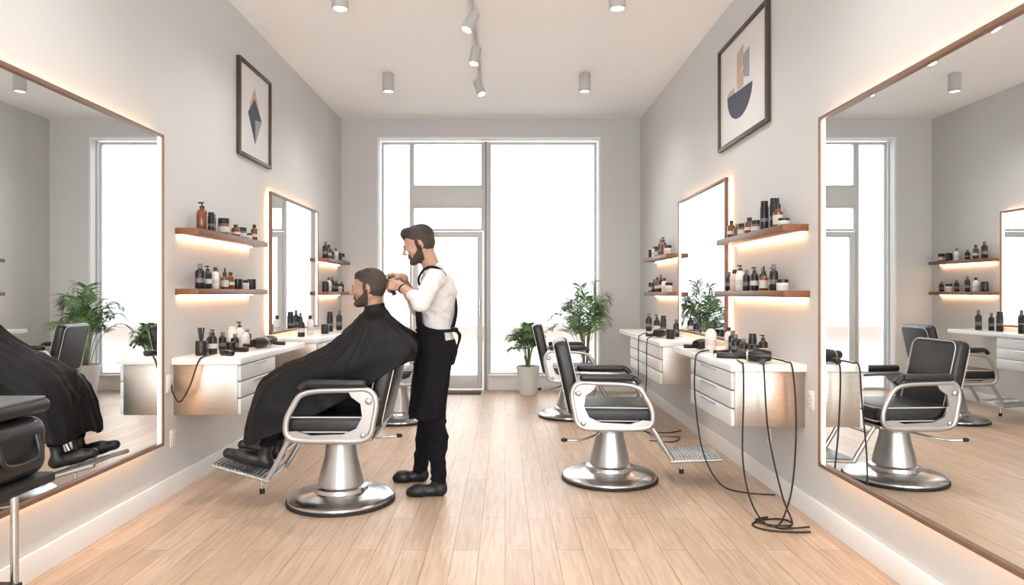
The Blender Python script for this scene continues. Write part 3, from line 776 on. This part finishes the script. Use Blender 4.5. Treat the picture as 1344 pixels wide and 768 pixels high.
def eyes(b, R, c):
    for s in (-1, 1):
        p = c + R @ np.array((.0795, s * .031, -.001)); b.sphere(tuple(p), .0085, 'eye')
        p = c + R @ np.array((.0852, s * .0315, -.002)); b.sphere(tuple(p), .0042, 'iris')

def hand_prims(w, fwd, pn, thumb, curls, skin='skin', spread=.10):
    w = np.array(w, float); f = nrm(fwd); n = np.array(pn, float); n = nrm(n - f * (n @ f))
    s = np.cross(f, n) * thumb; out = []
    offs = [.030, .0105, -.0095, -.028]; lens = [.073, .081, .075, .059]; rad = [.0094, .0096, .0092, .0082]
    kn = []
    for i, o in enumerate(offs):
        a = w + s * o * .55 + f * .008; kp = w + s * o + f * (.085 - abs(o - .008) * .35) - n * .002 + 0
        kn.append(kp); out.append(C(a, kp, .0145, .0115, skin, .012))
    out.append(C(w - f * .02, w + f * .012, .0245, .022, skin, .02))
    out.append(E(w + f * .04 + s * .022 + n * .010, (.016, .016, .016), skin, .015))
    for i, kp in enumerate(kn):
        c1, c2, c3 = curls[i]; ang = 0; p = kp; r = rad[i]; lat = s * (1.5 - i) * spread
        for j, (fr_, cc) in enumerate(zip((.45, .31, .24), (c1, c2, c3))):
            ang += cc; d = nrm(f * math.cos(ang) + n * math.sin(ang) + lat * math.cos(ang) * (j == 0) * .8 + lat * .3)
            q = p + d * lens[i] * fr_; out.append(C(p, q, r, r * .93, skin, .0035 if j == 0 else .003)); p = q; r *= .93
    t0 = w + f * .018 + s * .020 + n * .006
    d1 = nrm(f * .62 + s * .62 + n * .45); t1 = t0 + d1 * .044; d2 = nrm(f * .85 + s * .15 + n * .5); t2 = t1 + d2 * .033; d3 = nrm(f * .95 - s * .15 + n * .45); t3 = t2 + d3 * .026
    out += [C(t0, t1, .0145, .0115, skin, .010), C(t1, t2, .011, .0100, skin, .004), C(t2, t3, .0100, .0085, skin, .004)]
    return out

YM = 4.66
# ---- barber
ba = empty('barber', (0, 0, 0))
sh_n, sh_f = (-.462, YM - .165, 1.432), (-.50, YM + .165, 1.432)
el_n, el_f = (-.525, 4.235, 1.275), (-.625, 4.86, 1.235)
wr_n, wr_f = (-.665, 4.375, 1.375), (-.695, 4.60, 1.440)
def lerp(a, b_, t): return tuple(np.array(a) * (1 - t) + np.array(b_) * t)
P_ = [
    E((-.462, YM, 1.29), (.118, .165, .185), 'shirt'), E((-.45, YM, 1.36), (.105, .175, .11), 'shirt', .04),
    C(sh_n, sh_f, .062, .062, 'shirt', .05), C((-.475, YM, 1.40), (-.505, YM, 1.485), .095, .062, 'shirt', .04),
    E((-.468, YM, 1.08), (.108, .15, .16), 'shirt', .06),
    E((-.465, YM, .95), (.118, .165, .12), 'pants', .04), E((-.415, YM, .93), (.085, .14, .10), 'pants', .04),
    C(sh_n, el_n, .060, .049, 'shirt', .03), C(el_n, lerp(el_n, wr_n, .34), .049, .046, 'shirt', .02),
    C(sh_f, el_f, .060, .049, 'shirt', .03), C(el_f, lerp(el_f, wr_f, .40), .049, .044, 'shirt', .02),
    C((-.465, YM - .088, .92), (-.465, YM - .115, .50), .092, .063, 'pants', .03), C((-.465, YM - .115, .50), (-.435, YM - .15, .10), .062, .045, 'pants', .02),
    E((-.44, YM - .128, .36), (.056, .052, .11), 'pants', .03),
    C((-.475, YM + .088, .92), (-.545, YM + .13, .50), .092, .063, 'pants', .03), C((-.545, YM + .13, .50), (-.60, YM + .18, .10), .062, .045, 'pants', .02),
    E((-.55, YM + .155, .36), (.056, .052, .11), 'pants', .03),
]
for (hx, hy, tx, ty) in ((-.425, YM - .155, -.655, YM - .175), (-.585, YM + .185, -.80, YM + .165)):
    P_ += [C((hx, hy, .055), (hx - .02, hy, .085), .040, .040, 'shoe', .02), C((hx, hy, .034), (lerp((hx, hy, 0), (tx, ty, 0), .7)[0], lerp((hx, hy, 0), (tx, ty, 0), .7)[1], .038), .036, .042, 'shoe', .03),
           C((lerp((hx, hy, 0), (tx, ty, 0), .6)[0], ty + .003, .034), (tx + .035, ty, .028), .043, .032, 'shoe', .02)]
# collar
P_ += [C((-.50, YM - .055, 1.505), (-.555, YM - .03, 1.475), .014, .012, 'shirt', .012), C((-.50, YM + .055, 1.505), (-.555, YM + .03, 1.475), .014, .012, 'shirt', .012),
       C((-.455, YM - .04, 1.515), (-.455, YM + .04, 1.515), .020, .020, 'shirt', .015)]
build_figure('clothed_body', P_, .0075, ba, cloth=('shirt', 'pants'), camp=.010, zmin=.0)
hp, R, c, post = head_prims((-.587, YM - .04, 1.662), math.pi + .10, .36, 'skin', True, neck_to=(-.485, YM, 1.47))
build_figure('head', hp, .0030, ba, post=post)
b = MB(); eyes(b, R, c); b.obj('eyes', ba)
# near (left) hand : holds clipper at the nape ; far (right) hand : holds comb on top
nf_ = nrm((-.80, .42, .12))
cur = [(.55, .75, .45), (.6, .8, .5), (.65, .85, .5), (.7, .9, .5)]
ap = [C(el_n, lerp(el_n, wr_n, .5), .041, .040, 'skin', .02), C(lerp(el_n, wr_n, .3), wr_n, .042, .0265, 'skin', .02)] + hand_prims(wr_n, (-.90, .30, .18), (-.1, .75, -.35), -1, cur)
build_figure('forearm_and_hand_near', ap, .0034, ba)
cur2 = [(.45, .6, .35), (.5, .65, .4), (.55, .7, .4), (.6, .8, .5)]
ap = [C(el_f, lerp(el_f, wr_f, .5), .041, .040, 'skin', .02), C(lerp(el_f, wr_f, .3), wr_f, .042, .0265, 'skin', .02)] + hand_prims(wr_f, (-.86, -.40, .12), (-.2, -.45, -.8), 1, cur2)
build_figure('forearm_and_hand_far', ap, .0034, ba)
# wrist watch
b = MB(); wd = nrm(np.array(wr_n) - np.array(el_n)); wc = Vector(lerp(el_n, wr_n, .90))
q = Vector(wd).to_track_quat('Z', 'Y'); ringp = [wc + q @ Vector((.031 * math.cos(a), .031 * math.sin(a), 0)) for a in np.linspace(0, 2 * math.pi, 24, endpoint=False)]
b.tube(ringp, .0055, 'rubber', 8, True); b.obj('wristwatch', ba)
# clipper + comb in the hands
b = MB(); hx = np.array(wr_n) + nrm((-.90, .30, .18)) * .085 + np.array((-.0, .03, -.012))
b.tube([Vector(hx) + Vector((.03, -.02, -.05)), Vector(hx) + Vector((.0, 0, 0)), Vector(hx) + Vector((-.035, .02, .045))], .016, 'blackp', 12)
b.box((hx[0] - .058, hx[1] + .008, hx[2] + .045), (hx[0] - .022, hx[1] + .032, hx[2] + .062), 'chrome', .003); b.obj('clipper', ba)
b = MB(); hx = np.array(wr_f) + nrm((-.86, -.40, .12)) * .10
b.box((hx[0] - .10, hx[1] - .028, hx[2] - .012), (hx[0] + .05, hx[1] - .022, hx[2] + .004), 'blackp', .001)
for i in range(22): b.box((hx[0] - .098 + i * .0048, hx[1] - .027, hx[2] - .030), (hx[0] - .096 + i * .0048, hx[1] - .023, hx[2] - .011), 'blackp')
b.obj('comb', ba)
# apron sheet
rows = [(1.372, -.478, .115, .15, 33), (1.30, -.472, .133, .17, 40), (1.20, -.472, .139, .18, 48), (1.12, -.474, .131, .172, 62), (1.085, -.474, .127, .170, 118), (1.02, -.474, .131, .176, 128),
        (.92, -.470, .144, .188, 136), (.78, -.480, .148, .194, 132), (.64, -.492, .152, .199, 126), (.50, -.500, .158, .205, 120)]
rc = catmull([np.array(r) for r in rows], 5); nu = 56; vs = []; fs = []
for i, (z, xc, rx, ry, ha) in enumerate(rc):
    for k in range(nu + 1):
        a = math.radians(-ha + 2 * ha * k / nu); lowf = max(0, (1.05 - z) / .55)
        fo = 1 + .045 * lowf * math.sin(k * .75 + math.sin(z * 5)) + .012 * math.sin(z * 30 + k * .4)
        vs.append((xc - rx * fo * math.cos(a), YM - ry * fo * math.sin(a), z + .006 * math.sin(k * .5) * lowf))
for i in range(len(rc) - 1):
    for k in range(nu): a = i * (nu + 1) + k; fs.append([a, a + 1, a + nu + 2, a + nu + 1])
b = MB(); b.add(vs, fs, 'apron'); o = b.obj('apron', ba); sm = o.modifiers.new('s', 'SOLIDIFY'); sm.thickness = .005
b = MB()
for s in (-1, 1):
    b.tube(catmull([(-.566, YM + s * .078, 1.372), (-.580, YM + s * .082, 1.43), (-.545, YM + s * .088, 1.492), (-.49, YM + s * .095, 1.512), (-.425, YM + s * .085, 1.485), (-.362, YM + s * .04, 1.38), (-.338, YM, 1.30), (-.336, YM - s * .06, 1.20), (-.358, YM - s * .11, 1.10)], 6), .012, 'apron', 8, flat=(.7, 1, .7))
wb = []
for a in np.linspace(0, 2 * math.pi, 40, endpoint=False): wb.append((-.472 - .133 * math.cos(a), YM - .174 * math.sin(a), 1.085))
b.tube(wb, .011, 'apron', 8, True, flat=(.6, .6, 1))
b.sphere((-.335, YM - .02, 1.085), .018, 'apron'); b.tube(catmull([(-.335, YM - .02, 1.085), (-.31, YM - .04, 1.04), (-.325, YM - .05, .96)], 5), .008, 'apron', 8); b.tube(catmull([(-.335, YM - .02, 1.085), (-.305, YM - .01, 1.05), (-.318, YM, .99)], 5), .008, 'apron', 8)
b.obj('apron_straps', ba)

# ---- seated client
YC = 4.42
cl = empty('seated_client', (0, 0, 0))
P_ = [E((-.87, YC, .98), (.108, .165, .20), 'pants'), E((-.92, YC, .74), (.105, .17, .13), 'pants', .05), C((-.85, YC - .155, 1.09), (-.85, YC + .155, 1.09), .058, .058, 'pants', .05),
      C((-.84, YC, 1.1), (-.84, YC, 1.18), .08, .058, 'pants', .04)]
for s in (-1, 1):
    hy = YC + s * .09
    P_ += [C((-.92, hy, .68), (-1.365, YC + s * .115, .715), .085, .062, 'pants', .04), C((-1.365, YC + s * .115, .715), (-1.50, YC + s * .11, .40), .060, .046, 'pants', .02), E((-1.425, YC + s * .113, .58), (.058, .055, .11), 'pants', .03),
           C((-1.50, YC + s * .11, .38), (-1.52, YC + s * .11, .30), .038, .036, 'shoe', .01),
           C((-1.50, YC + s * .11, .268), (-1.66, YC + s * .118, .312), .040, .042, 'shoe', .03), C((-1.60, YC + s * .115, .298), (-1.745, YC + s * .12, .328), .042, .032, 'shoe', .02),
           C((-.85, YC + s * .17, 1.08), (-.92, YC + s * .20, .87), .05, .042, 'pants', .03), C((-.92, YC + s * .20, .87), (-1.12, YC + s * .13, .84), .04, .03, 'pants', .02)]
build_figure('clothed_body', P_, .008, cl, cloth=('pants',), camp=.006)
hp, R, c, post = head_prims((-.888, YC, 1.368), math.pi - .02, .05, 'skin2', False, neck_to=(-.838, YC, 1.17))
build_figure('head', hp, .0030, cl, post=post)
b = MB(); eyes(b, R, c); b.obj('eyes', cl)
# cape
def circ(r, z0, dzf):
    return [(-.845 - r * math.cos(a), -r * math.sin(a), z0 - dzf * math.cos(a)) for a in [i * math.pi / 4 for i in range(8)]]
def sym(f, fn, n, bn, bk): m_ = lambda p: (p[0], -p[1], p[2]); return [f, fn, n, bn, bk, m_(bn), m_(n), m_(fn)]
rings = [circ(.064, 1.262, .012), circ(.070, 1.235, .012), circ(.095, 1.20, .01),
         sym((-.985, 0, 1.13), (-.94, -.13, 1.135), (-.82, -.215, 1.14), (-.74, -.15, 1.165), (-.725, 0, 1.165)),
         sym((-1.07, 0, 1.03), (-1.05, -.20, 1.00), (-.88, -.27, .98), (-.69, -.21, 1.10), (-.67, 0, 1.11)),
         sym((-1.22, 0, .945), (-1.21, -.225, .90), (-.96, -.275, .87), (-.645, -.25, 1.06), (-.62, 0, 1.065)),
         sym((-1.38, 0, .875), (-1.36, -.22, .82), (-1.02, -.245, .77), (-.60, -.262, 1.01), (-.575, 0, 1.02)),
         sym((-1.485, 0, .81), (-1.47, -.225, .74), (-1.03, -.238, .70), (-.59, -.263, .975), (-.565, 0, .98)),
         sym((-1.545, 0, .69), (-1.53, -.23, .62), (-1.06, -.238, .645), (-.595, -.262, .95), (-.572, 0, .94)),
         sym((-1.585, 0, .55), (-1.56, -.225, .50), (-1.12, -.242, .61), (-.61, -.262, .92), (-.582, 0, .90)),
         sym((-1.61, 0, .43), (-1.57, -.23, .40), (-1.18, -.246, .58), (-.62, -.260, .90), (-.592, 0, .87))]
A = np.array([catmull(r, 20, True) for r in rings]); nu = A.shape[1]
B = [catmull([A[i, k] for i in range(len(rings))], 8) for k in range(nu)]
nv = len(B[0]); vs = []; fs = []
for i in range(nv):
    t = i / (nv - 1)
    for k in range(nu):
        p = np.array(B[k][i]); a = 2 * math.pi * k / nu
        front = .25 + .75 * max(0, math.cos(a) * .8 + .2)
        w = noise.noise(Vector((math.cos(a) * 3.5, math.sin(a) * 3.5, t * 2.2))) + .5 * noise.noise(Vector((math.cos(a) * 8 + 3, math.sin(a) * 8, t * 4)))
        rid = max(0, 1 - abs(noise.noise(Vector((math.cos(a) * 3 + 4 + t * 2, math.sin(a) * 3, t * 1.8 + 7)))) * 5)
        rid2 = max(0, 1 - abs(noise.noise(Vector((math.cos(a) * 5 + 9, math.sin(a) * 5 + t * 3, t * 2.5 + 1)))) * 5)
        d = np.array((-math.cos(a), -math.sin(a) * .7, .6))
        am = min(1, max(0, (t - .12) / .25))
        p = p + d * (w * .016 + rid * .020 + rid2 * .010) * am * front; vs.append((p[0], YC + p[1], p[2]))
for i in range(nv - 1):
    for k in range(nu): fs.append([i * nu + k, i * nu + (k + 1) % nu, (i + 1) * nu + (k + 1) % nu, (i + 1) * nu + k])
b = MB(); b.add(vs, fs, 'cape'); o = b.obj('barber_cape', cl, angle=180); sm = o.modifiers.new('s', 'SOLIDIFY'); sm.thickness = .004

# ---------------------------------------------------------------- light
w = D.worlds.new('World'); scene.world = w; w.use_nodes = True
bg = w.node_tree.nodes['Background']; bg.inputs[0].default_value = (0.94, 0.975, 1.0, 1); bg.inputs[1].default_value = 7.6
def portal(name, loc, rot, sx, sy):
    l = D.lights.new(name, 'AREA'); l.shape = 'RECTANGLE'; l.size = sx; l.size_y = sy; l.cycles.is_portal = True
    o = D.objects.new(name, l); scene.collection.objects.link(o); o.location = loc; o.rotation_euler = rot
portal('window_portal', (-.22, YB + .24, 1.72), (math.radians(-90), 0, 0), 3.0, 3.4)
portal('unseen_opening_portal', ((FX0 + FX1) / 2, YN - .16, FT / 2), (math.radians(90), 0, 0), FX1 - FX0, FT)  # guides sky fill through the added opening behind the camera

cam = D.cameras.new('camera'); co = D.objects.new('camera', cam); scene.collection.objects.link(co)
co.location = (0, 0, 1.34); co.rotation_euler = (math.radians(90), 0, 0)
cam.sensor_width = 36; cam.clip_end = 200; cam.clip_start = .05
cam.lens = 24; cam.shift_x = 9 / 1344
scene.camera = co
scene.view_settings.view_transform = 'Standard'
scene.view_settings.look = 'None'
